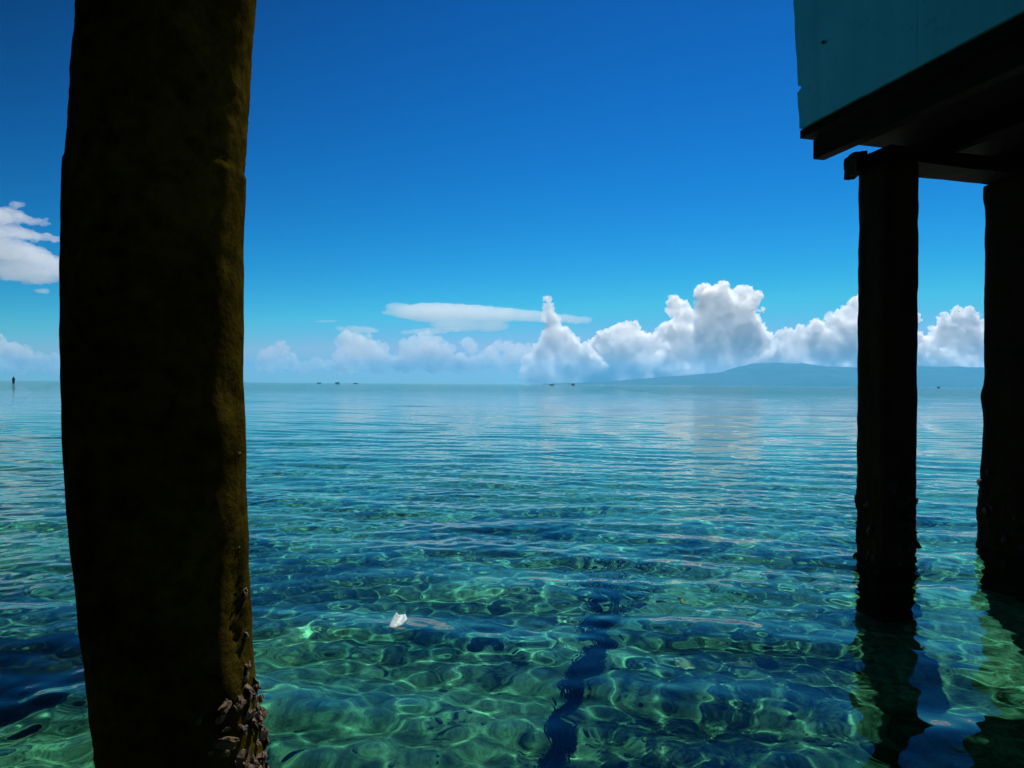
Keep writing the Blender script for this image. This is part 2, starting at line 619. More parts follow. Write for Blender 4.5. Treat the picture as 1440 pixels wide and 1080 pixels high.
def wall_panel(u0, u1, chip):
    """outer face outline in (u, z) extruded inward; the far vertical edge is worn and chipped"""
    zs = np.linspace(ZW, ZW + WALL_H, 150)
    rows = []
    r_ = random.Random(2)
    for z in zs:
        e = u0
        if chip:
            h = z - ZW
            e += 0.006 * fractal(Vector((h * 8, 1.3, 0.2)), 4, 0.6)
            e -= 0.085 * min(h, 0.9)
            if h < 0.155:
                e -= 0.008
            elif h < 0.185:
                e += 0.020 * math.sin((h - 0.155) / 0.03 * math.pi) + 0.004
        rows.append((e, u1))
    bm = bmesh.new()
    cols = 14
    F, B = [], []
    for z, (a, b) in zip(zs, rows):
        rf_, rb = [], []
        for k in range(cols + 1):
            t = k / cols
            u = a + (b - a) * t
            zz = z
            if z == zs[0]:
                zz += 0.0035 * fractal(Vector((u * 14, 0.3, 4)), 3)
            rf_.append(bm.verts.new(hp(u, 0.0015 * mnoise.noise(Vector((u * 3, z * 3, 0))), zz)))
            rb.append(bm.verts.new(hp(u, WALL_T, zz)))
        F.append(rf_)
        B.append(rb)
    n = len(zs)
    for j in range(n - 1):
        for k in range(cols):
            bm.faces.new((F[j][k], F[j][k + 1], F[j + 1][k + 1], F[j + 1][k]))
            bm.faces.new((B[j][k], B[j + 1][k], B[j + 1][k + 1], B[j][k + 1]))
        bm.faces.new((F[j][0], F[j + 1][0], B[j + 1][0], B[j][0]))
        bm.faces.new((F[j][cols], B[j][cols], B[j + 1][cols], F[j + 1][cols]))
    for k in range(cols):
        bm.faces.new((F[0][k], B[0][k], B[0][k + 1], F[0][k + 1]))
        bm.faces.new((F[-1][k], F[-1][k + 1], B[-1][k + 1], B[-1][k]))
    bmesh.ops.recalc_face_normals(bm, faces=bm.faces)
    return link('wall_panel', mesh_of(bm, 'wall_panel'), M_TEAL, house, smooth=False)


U_J = 0.60
wp = wall_panel(0.0, U_J, True)
wall_panel(U_J + 0.0012, 4.2, False)
# far wall, unseen from the photograph but standing where it must
box_part('back_wall', 0.02, 0.02 + WALL_T, WALL_T + 0.003, 3.4, ZW, ZW + WALL_H, M_TEAL, 0.003)
# floor slab, joists, edge beam
plan = [(4.2, 0.010), (-0.012, 0.010), (-0.012, 0.66), (-0.30, 0.66), (-0.30, 2.2), (-1.0, 2.3), (-1.0, 3.4), (-2.6, 4.1), (-2.6, 6.0), (4.2, 6.0)]  # steps beyond the far wall are added, unseen, to darken the water below
bm = bmesh.new()
lo = [bm.verts.new(hp(u, v, ZW - 0.036)) for u, v in plan]
hi = [bm.verts.new(hp(u, v, ZW - 0.003)) for u, v in plan]
bm.faces.new(lo)
bm.faces.new(hi[::-1])
for k in range(len(plan)):
    j = (k + 1) % len(plan)
    bm.faces.new((lo[k], hi[k], hi[j], lo[j]))
bmesh.ops.recalc_face_normals(bm, faces=bm.faces)
bmesh.ops.triangulate(bm, faces=[f for f in bm.faces if len(f.verts) > 4])
link('floor_slab', mesh_of(bm, 'floor_slab'), M_DARK, house, smooth=False)
ZJ1 = ZW - 0.039
ZJ0 = ZJ1 - 0.082
for k, vv in enumerate((0.066, 0.50, 0.95, 1.40, 1.85, 2.30, 2.75, 3.2)):
    box_part('joist', 0.0 if k else -0.004, 4.15, vv, vv + 0.055, ZJ0, ZJ1, M_DARK, 0.004)
p1 = at(1247, 545, 2.86)
p2 = at(1440, 545, 3.06)
zb1 = ZJ0 - 0.003
zb0 = at(1283, 244, 2.95).z
S1 = Vector((p1.x, p1.y, 0))
S2 = Vector((p2.x, p2.y, 0))
e = (S2 - S1).normalized()
fn = Vector((e.y, -e.x, 0))


def beam(a, b, w, z0, z1, name='edge_beam', ragged=True):
    n_ = 40
    bm = bmesh.new()
    rings = []
    d = (b - a).normalized()
    nn = Vector((d.y, -d.x, 0))
    for i in range(n_ + 1):
        c_ = a.lerp(b, i / n_)
        ring = []
        for sx, z in ((-1, z0), (1, z0), (1, z1), (-1, z1)):
            pt = c_ + nn * (sx * w / 2) + Vector((0, 0, z))
            if z == z0:
                pt.z += 0.004 * fractal(pt * 14, 3)
            if i in (0, n_):
                pt += d * (0.008 * fractal(pt * 30, 3))
            ring.append(bm.verts.new(pt))
        rings.append(ring)
    for r0, r1 in zip(rings, rings[1:]):
        for k in range(4):
            bm.faces.new((r0[k], r0[(k + 1) % 4], r1[(k + 1) % 4], r1[k]))
    bm.faces.new(rings[0][::-1])
    bm.faces.new(rings[-1])
    bmesh.ops.recalc_face_normals(bm, faces=bm.faces)
    return link(name, mesh_of(bm, name), M_DARK, house, smooth=False)


beam(S1 - e * 0.062, S2 + e * 2.0, 0.16, zb0, zb1)
bm = bmesh.new()
q0, q1 = at(1197, 245, 2.84), at(1212, 217, 2.84)
for k, (du, dz_) in enumerate(((0, 0),)):
    bmesh.ops.create_cube(bm, size=1.0)
for vt in bm.verts:
    vt.co = Vector(((q0.x + q1.x) / 2 + vt.co.x * (q1.x - q0.x), 2.85 + vt.co.y * 0.11, (q0.z + q1.z) / 2 + vt.co.z * (q1.z - q0.z)))
bmesh.ops.subdivide_edges(bm, edges=bm.edges, cuts=7, use_grid_fill=True)
for vt in bm.verts:
    vt.co += Vector([0.006 * fractal(vt.co * 26 + Vector((k * 9.1, 0, 0)), 3) for k in range(3)])
link('beam_stub', mesh_of(bm, 'beam_stub'), M_DARK, house, smooth=False)
off = e1 * 2.2
beam(S1 + off - e * 0.150, S2 + off + e * 2.0, 0.16, zb0, zb1)


def stilt(base, half, zt, bulges, seed):
    r_ = random.Random(seed)

    def cf(z):
        return (base.x, base.y)

    def rf2(z, a):
        # rounded square in section, turned with the house
        b = a - R(15)
        c_, s_ = abs(math.cos(b)), abs(math.sin(b))
        r = half / (c_ ** 7 + s_ ** 7) ** (1 / 7)
        p = Vector((math.cos(a) * 0.2 + seed, math.sin(a) * 0.2, z))
        r += 0.003 * fractal(p * 10, 3)
        for z_, h_, d_ in bulges:
            r += d_ * math.exp(-((z - z_) / h_) ** 2)
        if z < 0.36:
            r += 0.010 * max(-0.2, fractal(p * 17, 4, 0.6)) * min(1, (0.36 - z) / 0.12)
        return r
    st = column('stilt', cf, rf2, -0.72, zt, 0.012, 72, M_STILT, house)
    bm = bmesh.new()
    for k in range(130):
        z = 0.34 - 0.5 * r_.random() ** 0.9
        a = r_.uniform(0, 6.283)
        n = Vector((math.cos(a), math.sin(a), 0))
        r = rf2(z, a)
        sz = 0.006 + 0.016 * r_.random() ** 2 + 0.006 * max(0, 0.22 - z)
        shell_cluster(bm, Vector((base.x, base.y, z)) + n * r, n, sz, r_)
    me = mesh_of(bm, 'oyster_crust')
    cr = link('oyster_crust', me, M_CRUST_D, st)
    tag(cr, kind='stuff')
    return st


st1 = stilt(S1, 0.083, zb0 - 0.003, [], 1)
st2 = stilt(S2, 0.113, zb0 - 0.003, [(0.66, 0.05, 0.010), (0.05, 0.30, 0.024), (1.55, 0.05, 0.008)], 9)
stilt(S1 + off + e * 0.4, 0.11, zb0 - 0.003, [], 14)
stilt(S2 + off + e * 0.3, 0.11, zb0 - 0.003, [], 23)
# rusty nail in the painted wall
v_ = ray(1160, 60)
n_w = -e2
t_ = (Vector((c0.x, c0.y, 0)) - Vector((0, 0, CAM_H))).dot(n_w) / v_.dot(n_w)
pn = Vector((0, 0, CAM_H)) + v_ * t_
bm = bmesh.new()
bmesh.ops.create_cone(bm, cap_ends=True, segments=14, radius1=0.004, radius2=0.003, depth=0.02, matrix=Matrix.Translation(pn) @ n_w.to_track_quat('Z', 'Y').to_matrix().to_4x4())
bmesh.ops.create_cone(bm, cap_ends=True, segments=14, radius1=0.008, radius2=0.007, depth=0.003,
                      matrix=Matrix.Translation(pn + n_w * 0.0105) @ n_w.to_track_quat('Z', 'Y').to_matrix().to_4x4())
link('nail', mesh_of(bm, 'nail'), M_RUST, house)

# ------------------------------------------------------------------ things under water
def rock_mesh(name, c, sx, sy, sz, seed, subdiv=4, rot=0.0, rough=0.35):
    bm = bmesh.new()
    bmesh.ops.create_icosphere(bm, subdivisions=subdiv, radius=1.0)
    o_ = Vector((seed * 3.7, seed * 1.3, seed * 7.1))
    cr, sr = math.cos(rot), math.sin(rot)
    for vt in bm.verts:
        p = vt.co.copy()
        k = 1 + rough * fractal(p * 1.1 + o_, 5, 0.5)
        x, y, z = p.x * sx * k, p.y * sy * k, p.z * sz * k
        vt.co = c + Vector((x * cr - y * sr, x * sr + y * cr, z))
    return mesh_of(bm, name)


M_ROCK_D = simple('dark_algae_rock', (0.008, 0.010, 0.006), (0.035, 0.040, 0.018), 9, 0.9, 0.01, 40, (1, 1, 1), 0.1)
M_STONE = simple('pale_stone', (0.12, 0.10, 0.06), (0.36, 0.30, 0.18), 26, 0.85, 0.006, 60, (1, 1, 1), 0.15)
M_WHITE = simple('white_shell', (0.62, 0.66, 0.64), (0.85, 0.86, 0.82), 30, 0.5, 0.003, 60, (1, 1, 1), 0.3)
M_ORANGE = simple('orange_stone', (0.35, 0.16, 0.03), (0.62, 0.33, 0.08), 30, 0.7, 0.004, 60, (1, 1, 1), 0.2)
M_RUBBLE = simple('mossy_rubble', (0.012, 0.035, 0.012), (0.10, 0.14, 0.06), 5, 0.9, 0.006, 50, (1, 1, 1), 0.1)


def submerged(name, px, py, sx, sy, sz, mat, label, cat, seed, rot=0.0, lift=0.3, rough=0.35, group=None):
    p = on_bed(px, py, 0.68)
    z = bed_z(p.x, p.y)
    p = on_bed(px, py, -z)
    z = bed_z(p.x, p.y)
    o = link(name, rock_mesh(name, Vector((0, 0, 0)), sx, sy, sz, seed, 4, rot, rough), mat)
    o.location = (p.x, p.y, z + sz * lift)
    tag(o, label, cat, group)
    o.cycles.is_caustics_receiver = True
    return o


submerged('submerged_rock', 2, 942, 0.31, 0.20, 0.17, M_ROCK_D, 'large dark rock under water left of the near pillar', 'rock', 2, 0.2, 0.3, 0.6)
v_ = ray(560, 882)
t_ = -CAM_H / v_.z
bm = bmesh.new()
outl = [(-0.024, -0.012), (-0.014, -0.019), (0.000, -0.010), (0.013, -0.004), (0.024, 0.012), (0.015, 0.024), (-0.003, 0.020), (-0.012, 0.027), (-0.021, 0.012)]
vs = [bm.verts.new(Vector((x, y, 0))) for x, y in outl]
f_ = bm.faces.new(vs)
bmesh.ops.poke(bm, faces=[f_])
bmesh.ops.subdivide_edges(bm, edges=bm.edges, cuts=4, use_grid_fill=True)
for vt in bm.verts:
    x, y = vt.co.x, vt.co.y
    w_ = 0.005 * mnoise.noise(Vector((x * 40, y * 40, 1))) + 0.002 * mnoise.noise(Vector((x * 160, y * 160, 5)))
    vt.co = Vector((x, y * 1.6 * math.cos(R(22)) - w_ * 0.4, (y * 1.6 + 0.024) * math.sin(R(22)) + w_ * 0.9))
bmesh.ops.solidify(bm, geom=bm.faces[:], thickness=0.0012)
m = Mat('white_film')
p_ = m.principled((0.58, 0.72, 0.76), 0.4, None, 0.3)
tr_ = m.n('ShaderNodeBsdfTranslucent')
tr_.inputs['Color'].default_value = (0.60, 0.78, 0.84, 1)
mx = m.n('ShaderNodeMixShader')
mx.inputs[0].default_value = 0.5
m.l(p_.outputs[0], mx.inputs[1])
m.l(tr_.outputs[0], mx.inputs[2])
m.l(mx.outputs[0], m.out.inputs[0])
o = link('plastic_scrap', mesh_of(bm, 'plastic_scrap'), m.m)
o.location = (v_.x * t_, t_, 0.004)
tag(o, 'small bright white scrap floating on the water right of the near pillar', 'scrap')
submerged('stone', 1035, 932, 0.042, 0.060, 0.018, M_STONE, 'pale flat brownish stone on the seabed left of the house stilts', 'stone', 7, 0.9)
submerged('stone', 955, 838, 0.018, 0.035, 0.020, M_ORANGE, 'small orange stone on the seabed beyond the other stones', 'stone', 9, 0.0, 0.8)
submerged('stone', 962, 936, 0.036, 0.036, 0.018, M_STONE, 'bright pale round stone beside the flat brownish stone', 'stone', 12, 0.3)
submerged('stone', 686, 892, 0.055, 0.06, 0.022, M_ROCK_D, 'dark oval stone on the open seabed between white scrap and the dark blades', 'stone', 15, 0.1, 0.3, 0.6)

# rubble and pebbles
bm = bmesh.new()
rr_ = random.Random(21)
n_p = 0
while n_p < 170:
    px, py = rr_.uniform(350, 1260), 1100 - 290 * rr_.random() ** 1.6
    if rr_.random() > (0.25 + 0.75 * min(1, max(0, (px - 600) / 350))):
        continue
    p = on_bed(px, py, 0.68)
    z = bed_z(p.x, p.y)
    s_ = 0.006 + 0.028 * rr_.random() ** 3
    ret = bmesh.ops.create_icosphere(bm, subdivisions=2, radius=1.0)
    o_ = Vector((rr_.random() * 90, rr_.random() * 90, rr_.random() * 90))
    a_ = rr_.uniform(0, 6.28)
    ca, sa = math.cos(a_), math.sin(a_)
    sx, sy, sz = s_ * rr_.uniform(0.8, 1.5), s_ * rr_.uniform(0.7, 1.2), s_ * rr_.uniform(0.4, 0.8)
    for vt in ret['verts']:
        k = 1 + 0.45 * mnoise.noise(vt.co * 1.4 + o_)
        x, y, zz = vt.co.x * sx * k, vt.co.y * sy * k, vt.co.z * sz * k
        vt.co = Vector((p.x + x * ca - y * sa, p.y + x * sa + y * ca, z + sz * 0.4 + zz))
    n_p += 1
rub = tag(link('seabed_rubble', mesh_of(bm, 'seabed_rubble'), M_RUBBLE), 'loose pebbles and coral rubble scattered over the seabed', 'rubble', kind='stuff')
rub.cycles.is_caustics_receiver = True

# dark blades along an unidentified streak: a patch narrowing to a winding strip
M_BLADE = simple('dark_blade', (0.003, 0.012, 0.010), (0.012, 0.040, 0.024), 12, 0.8, 0, 30, (1, 1, 1), 0.1)
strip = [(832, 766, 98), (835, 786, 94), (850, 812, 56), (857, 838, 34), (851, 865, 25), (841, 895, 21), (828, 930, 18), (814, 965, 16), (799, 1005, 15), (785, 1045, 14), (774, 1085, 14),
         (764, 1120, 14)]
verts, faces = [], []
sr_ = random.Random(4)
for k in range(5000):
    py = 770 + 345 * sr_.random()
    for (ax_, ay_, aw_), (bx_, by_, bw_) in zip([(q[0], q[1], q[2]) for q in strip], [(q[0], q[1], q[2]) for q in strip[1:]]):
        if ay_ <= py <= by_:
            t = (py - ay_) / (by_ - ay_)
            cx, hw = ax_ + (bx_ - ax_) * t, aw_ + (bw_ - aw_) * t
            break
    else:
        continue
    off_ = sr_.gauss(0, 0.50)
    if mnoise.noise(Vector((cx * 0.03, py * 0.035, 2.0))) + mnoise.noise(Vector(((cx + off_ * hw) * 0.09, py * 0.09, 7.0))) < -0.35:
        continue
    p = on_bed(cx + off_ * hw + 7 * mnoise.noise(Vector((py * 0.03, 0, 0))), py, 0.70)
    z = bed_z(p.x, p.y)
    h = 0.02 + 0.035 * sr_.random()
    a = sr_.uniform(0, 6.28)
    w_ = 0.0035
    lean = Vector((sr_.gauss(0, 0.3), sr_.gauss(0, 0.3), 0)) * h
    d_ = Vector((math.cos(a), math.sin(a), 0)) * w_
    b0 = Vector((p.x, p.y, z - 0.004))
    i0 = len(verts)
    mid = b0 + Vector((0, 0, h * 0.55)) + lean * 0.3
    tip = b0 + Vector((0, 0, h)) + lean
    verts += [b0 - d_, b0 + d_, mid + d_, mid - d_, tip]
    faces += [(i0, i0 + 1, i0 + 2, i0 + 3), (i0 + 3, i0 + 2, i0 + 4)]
me = bpy.data.meshes.new('dark_blades')
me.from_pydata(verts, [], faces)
tag(link('dark_blades', me, M_BLADE, smooth=False), 'strip of thin dark blades winding over the seabed towards the viewer', 'dark_blades', kind='stuff')

# ------------------------------------------------------------------ person standing in the shallows
PX, PY_ = at(19, 540, 120).x, 120.0
scale_p = 1.74
joints = {
    'pelvis': (0, 0, 0.53), 'waist': (0, 0.005, 0.60), 'chest': (0, 0.0, 0.72), 'collar': (0, 0.0, 0.81), 'neck': (0, -0.005, 0.845), 'head0': (0, -0.015, 0.90), 'head1': (0, -0.012, 0.955),
    'hl': (-0.05, 0, 0.50), 'kl': (-0.058, -0.012, 0.28), 'al': (-0.060, 0.008, 0.045), 'tl': (-0.066, -0.07, 0.015),
    'hr': (0.05, 0, 0.50), 'kr': (0.056, -0.005, 0.28), 'ar': (0.058, 0.012, 0.045), 'tr': (0.066, -0.066, 0.015),
    'sl': (-0.105, 0, 0.80), 'el': (-0.125, 0.012, 0.635), 'wl': (-0.085, -0.055, 0.535), 'fl': (-0.06, -0.075, 0.50),
    'sr': (0.105, 0, 0.80), 'er': (0.125, 0.012, 0.635), 'wr': (0.085, -0.055, 0.535), 'fr': (0.06, -0.075, 0.50)}
rad = {'pelvis': 0.078, 'waist': 0.068, 'chest': 0.080, 'collar': 0.055, 'neck': 0.030, 'head0': 0.045, 'head1': 0.044, 'hl': 0.05, 'kl': 0.032, 'al': 0.022, 'tl': 0.016,
       'hr': 0.05, 'kr': 0.032, 'ar': 0.022, 'tr': 0.016, 'sl': 0.034, 'el': 0.024, 'wl': 0.017, 'fl': 0.014, 'sr': 0.034, 'er': 0.024, 'wr': 0.017, 'fr': 0.014}
bones = [('pelvis', 'waist'), ('waist', 'chest'), ('chest', 'collar'), ('collar', 'neck'), ('neck', 'head0'), ('head0', 'head1'), ('pelvis', 'hl'), ('hl', 'kl'), ('kl', 'al'), ('al', 'tl'),
         ('pelvis', 'hr'), ('hr', 'kr'), ('kr', 'ar'), ('ar', 'tr'), ('collar', 'sl'), ('sl', 'el'), ('el', 'wl'), ('wl', 'fl'), ('collar', 'sr'), ('sr', 'er'), ('er', 'wr'), ('wr', 'fr')]


def baked(o):
    dg = bpy.context.evaluated_depsgraph_get()
    me_ = bpy.data.meshes.new_from_object(o.evaluated_get(dg))
    d = o.data
    bpy.data.objects.remove(o)
    bpy.data.meshes.remove(d)
    return me_


def skinned(jn, bn, rd, sc, levels=2):
    keys = list(jn)
    me_ = bpy.data.meshes.new('tmp')
    me_.from_pydata([Vector(jn[k]) * sc for k in keys], [(keys.index(a), keys.index(b)) for a, b in bn], [])
    o = bpy.data.objects.new('tmp', me_)
    col.objects.link(o)
    o.modifiers.new('skin', 'SKIN')
    if not me_.skin_vertices:
        raise RuntimeError('no skin layer')
    for k, sv in zip(keys, me_.skin_vertices[0].data):
        sv.radius = (rd[k] * sc, rd[k] * sc)
        sv.use_root = (k == keys[0])
    ss = o.modifiers.new('sub', 'SUBSURF')
    ss.levels = ss.render_levels = levels
    return baked(o)


M_SKIN = simple('tanned_skin', (0.05, 0.028, 0.016), (0.075, 0.042, 0.025), 12, 0.6)
M_CLOTH = simple('dark_clothing', (0.008, 0.009, 0.016), (0.018, 0.018, 0.028), 14, 0.9)
M_HAIR = simple('black_hair', (0.004, 0.004, 0.004), (0.010, 0.009, 0.008), 30, 0.6)
pz = bed_z(PX, PY_)
person = empty('person', (PX, PY_, pz))
tag(person, 'person in dark clothes standing in the shallows far beyond the near pillar', 'person')


def pl(me_, name, mat):
    o = bpy.data.objects.new(name, me_)
    col.objects.link(o)
    me_.materials.clear()
    me_.materials.append(mat)
    me_.shade_smooth()
    o.parent = person
    return o


def ensure_skin(me_):
    return me_


try:
    body = skinned(joints, bones, rad, scale_p)
except RuntimeError:
    body = None
if body:
    pl(body, 'body', M_SKIN)
    tj = {k: joints[k] for k in ('pelvis', 'waist', 'chest', 'collar', 'sl', 'sr', 'el', 'er')}
    tj['el'] = (-0.118, 0.006, 0.70)
    tj['er'] = (0.118, 0.006, 0.70)
    tb = [('pelvis', 'waist'), ('waist', 'chest'), ('chest', 'collar'), ('collar', 'sl'), ('sl', 'el'), ('collar', 'sr'), ('sr', 'er')]
    pl(skinned(tj, tb, {k: rad[k] + 0.008 for k in tj}, scale_p), 'shirt', M_CLOTH)
    sj = {'pelvis': (0, 0, 0.545), 'hl': (-0.05, 0, 0.49), 'kl': (-0.056, -0.008, 0.31), 'hr': (0.05, 0, 0.49), 'kr': (0.055, -0.004, 0.31)}
    pl(skinned(sj, [('pelvis', 'hl'), ('hl', 'kl'), ('pelvis', 'hr'), ('hr', 'kr')], {'pelvis': 0.086, 'hl': 0.062, 'kl': 0.047, 'hr': 0.062, 'kr': 0.047}, scale_p), 'shorts', M_CLOTH)
    bm = bmesh.new()
    bmesh.ops.create_icosphere(bm, subdivisions=3, radius=0.052 * scale_p)
    for vt in bm.verts:
        vt.co = Vector((vt.co.x * 0.92, vt.co.y, vt.co.z * 1.0)) + Vector((0, 0.008, 0.945)) * scale_p
    bmesh.ops.delete(bm, geom=[vt for vt in bm.verts if vt.co.z < 0.905 * scale_p or (vt.co.y < -0.03 * scale_p and vt.co.z < 0.95 * scale_p)], context='VERTS')
    pl(mesh_of(bm, 'hair'), 'hair', M_HAIR)

# ------------------------------------------------------------------ outrigger boats on the horizon
M_HULL = simple('dark_boat_paint', (0.004, 0.008, 0.014), (0.012, 0.018, 0.026), 3, 0.6)
M_BAMBOO = simple('grey_bamboo', (0.04, 0.035, 0.025), (0.10, 0.085, 0.05), 9, 0.7)
M_CANVAS = simple('faded_canvas', (0.03, 0.045, 0.07), (0.06, 0.08, 0.11), 5, 0.9)


def tube(bm, pts, r, n=8):
    rings = []
    for i, p in enumerate(pts):
        a, b = pts[max(0, i - 1)], pts[min(len(pts) - 1, i + 1)]
        q = (b - a).to_track_quat('Z', 'Y').to_matrix()
        rings.append([bm.verts.new(p + q @ Vector((r * math.cos(2 * math.pi * k / n), r * math.sin(2 * math.pi * k / n), 0))) for k in range(n)])
    for r0, r1 in zip(rings, rings[1:]):
        for k in range(n):
            bm.faces.new((r0[k], r0[(k + 1) % n], r1[(k + 1) % n], r1[k]))
    bm.faces.new(rings[0][::-1])
    bm.faces.new(rings[-1])


def hull_bm(L, W, H):
    bm = bmesh.new()
    n, mm = 28, 9
    rows = []
    for i in range(n + 1):
        t = i / n * 2 - 1
        w = W / 2 * (1 - abs(t) ** 2.6) + 0.015
        sheer = H + 0.34 * abs(t) ** 3 * H
        keel = -0.16 + 0.22 * abs(t) ** 3
        row = []
        for k in range(mm):
            s = k / (mm - 1) * 2 - 1
            row.append(bm.verts.new(Vector((t * L / 2, math.copysign(abs(s) ** 0.6, s) * w, keel + (sheer - keel) * abs(s) ** 1.6))))
        rows.append(row)
    for a, b in zip(rows, rows[1:]):
        for k in range(mm - 1):
            bm.faces.new((a[k], a[k + 1], b[k + 1], b[k]))
    for a, b in zip(rows, rows[1:]):          # deck a little below the gunwale
        bm.faces.new((a[0], b[0], b[-1], a[-1]))
    bmesh.ops.holes_fill(bm, edges=[e_ for e_ in bm.edges if e_.is_boundary], sides=0)
    bmesh.ops.recalc_face_normals(bm, faces=bm.faces)
    return bm


def part(bm, name, mat, parent):
    me_ = mesh_of(bm, name)
    me_.materials.append(mat)
    me_.shade_smooth()
    o = bpy.data.objects.new(name, me_)
    col.objects.link(o)
    o.parent = parent
    return o


def boat(px, py, D, L, H, kind, rz, label):
    p = at(px, py, D)
    t = empty('outrigger_boat', (p.x, D, 0.0))
    t.rotation_euler = (0, 0, rz)
    tag(t, label, 'boat', 'boats on the horizon')
    part(hull_bm(L, 0.75, H), 'hull', M_HULL, t)
    for sgn in (-1, 1):
        b_ = bmesh.new()
        tube(b_, [Vector((x_, sgn * 1.5, 0.03 + 0.12 * (abs(x_) / (L * 0.4)) ** 4)) for x_ in np.linspace(-L * 0.38, L * 0.38, 9)], 0.05)
        part(b_, 'outrigger_float', M_BAMBOO, t)
    for x_ in (-L * 0.2, L * 0.2):
        b_ = bmesh.new()
        tube(b_, [Vector((x_, y_, H + 0.05 - (abs(y_) / 1.5) ** 2 * (H - 0.02))) for y_ in np.linspace(-1.5, 1.5, 9)], 0.035)
        part(b_, 'outrigger_boom', M_BAMBOO, t)
    if kind == 'canopy':
        for x_ in (-0.8, 0.7):
            for y_ in (-0.3, 0.3):
                b_ = bmesh.new()
                tube(b_, [Vector((x_, y_, H - 0.05)), Vector((x_, y_, H + 0.30))], 0.03)
                part(b_, 'canopy_post', M_BAMBOO, t)
        b_ = bmesh.new()
        bmesh.ops.create_grid(b_, x_segments=12, y_segments=8, size=0.5)
        for vt in b_.verts:
            vt.co = Vector((vt.co.x * 2.1 - 0.05, vt.co.y * 0.95, H + 0.42 - 0.5 * vt.co.y ** 2))
        r_ = bmesh.ops.solidify(b_, geom=b_.faces[:], thickness=0.03)
        part(b_, 'canopy', M_CANVAS, t)
    if kind == 'cabin':
        b_ = bmesh.new()
        bmesh.ops.create_cube(b_, size=1.0)
        for vt in b_.verts:
            vt.co = Vector((vt.co.x * (1.7 if vt.co.z < 0 else 1.4), vt.co.y * 0.55, H + 0.22 + vt.co.z * 0.6))
        bmesh.ops.bevel(b_, geom=list(b_.edges), offset=0.05, segments=2, affect='EDGES')
        part(b_, 'cabin', M_HULL, t)
    if kind == 'engine':
        b_ = bmesh.new()
        tube(b_, [Vector((L * 0.42, 0, H)), Vector((L * 0.45, 0, H + 0.55)), Vector((L * 0.47, 0, H + 1.1))], 0.09)
        part(b_, 'stern_post', M_HULL, t)
    return t


boat(448.5, 538, 640, 3.6, 0.62, '', 0.25, 'low dark boat nearest the near pillar, leftmost of three on the horizon')
boat(474.5, 538, 560, 3.4, 0.80, 'canopy', -0.2, 'darkest boat with a raised canopy, second from the near pillar')
boat(500, 538, 640, 3.8, 0.55, '', 0.1, 'low thin boat right of the canopied one, rightmost of three')
boat(776, 540, 560, 3.6, 0.62, 'engine', 0.1, 'long dark boat with an upright post at its right end')
boat(806, 540, 590, 2.8, 0.70, 'cabin', 0.3, 'short boxy boat with a cabin, right of the long dark boat')
boat(1320, 545, 640, 2.4, 0.60, 'cabin', -0.4, 'tiny boat seen between the two house stilts')

# ------------------------------------------------------------------ far hills
ridge = [(760, 540), (860, 536), (900, 533), (960, 529), (1020, 523), (1045, 516), (1065, 512), (1090, 511), (1120, 511.5), (1150, 515), (1180, 517), (1240, 516), (1330, 517), (1440, 518), (1600, 522),
         (1850, 534)]
HD = 7100.0
xs_px = np.linspace(765, 1845, 260)
ts = np.linspace(0, 1, 46)
P = np.zeros((len(ts), len(xs_px), 3))
for i, px in enumerate(xs_px):
    py = np.interp(px, [q[0] for q in ridge], [q[1] for q in ridge])
    top = at(px, py, HD)
    top.z *= 1 + 0.05 * fractal(Vector((px * 0.03, 4.0, 0)), 5, 0.6)
    for j, t in enumerate(ts):
        y = 6000 + 2200 * t
        prof_ = max(0.0, math.sin(math.pi * t)) ** 0.9
        n_ = fractal(Vector((top.x * 0.0022, y * 0.0022, 0.5)), 5, 0.55)
        h = top.z * (prof_ * (1 + 0.10 * n_) + 0.06 * n_ * (1 - prof_))
        P[j, i] = (top.x, y, h if 0 < j < len(ts) - 1 else -3)
M_HILL = simple('forested_hillside', (0.012, 0.030, 0.012), (0.035, 0.065, 0.022), 0.01, 0.95)
hills = tag(link('hills', grid_mesh('hills', P), M_HILL), 'low forested hills across the bay', 'hills', kind='structure')

# ------------------------------------------------------------------ clouds
tex_a = bpy.data.textures.new('billow_large', 'CLOUDS')
tex_b = bpy.data.textures.new('billow_small', 'CLOUDS')


def sphere_template(sub):
    b_ = bmesh.new()
    bmesh.ops.create_icosphere(b_, subdivisions=sub, radius=1.0)
    tv = np.array([vt.co[:] for vt in b_.verts])
    tf = np.array([[vt.index for vt in f_.verts] for f_ in b_.faces])
    b_.free()
    return tv, tf


def tri_mesh(name, V, F):
    me_ = bpy.data.meshes.new(name)
    me_.vertices.add(len(V))
    me_.vertices.foreach_set('co', V.astype(np.float32).ravel())
    me_.loops.add(F.size)
    me_.loops.foreach_set('vertex_index', F.astype(np.int32).ravel())
    me_.polygons.add(len(F))
    me_.polygons.foreach_set('loop_start', np.arange(0, F.size, 3, dtype=np.int32))
    me_.update(calc_edges=True)
    return me_


SPH = {1: sphere_template(1), 2: sphere_template(2)}


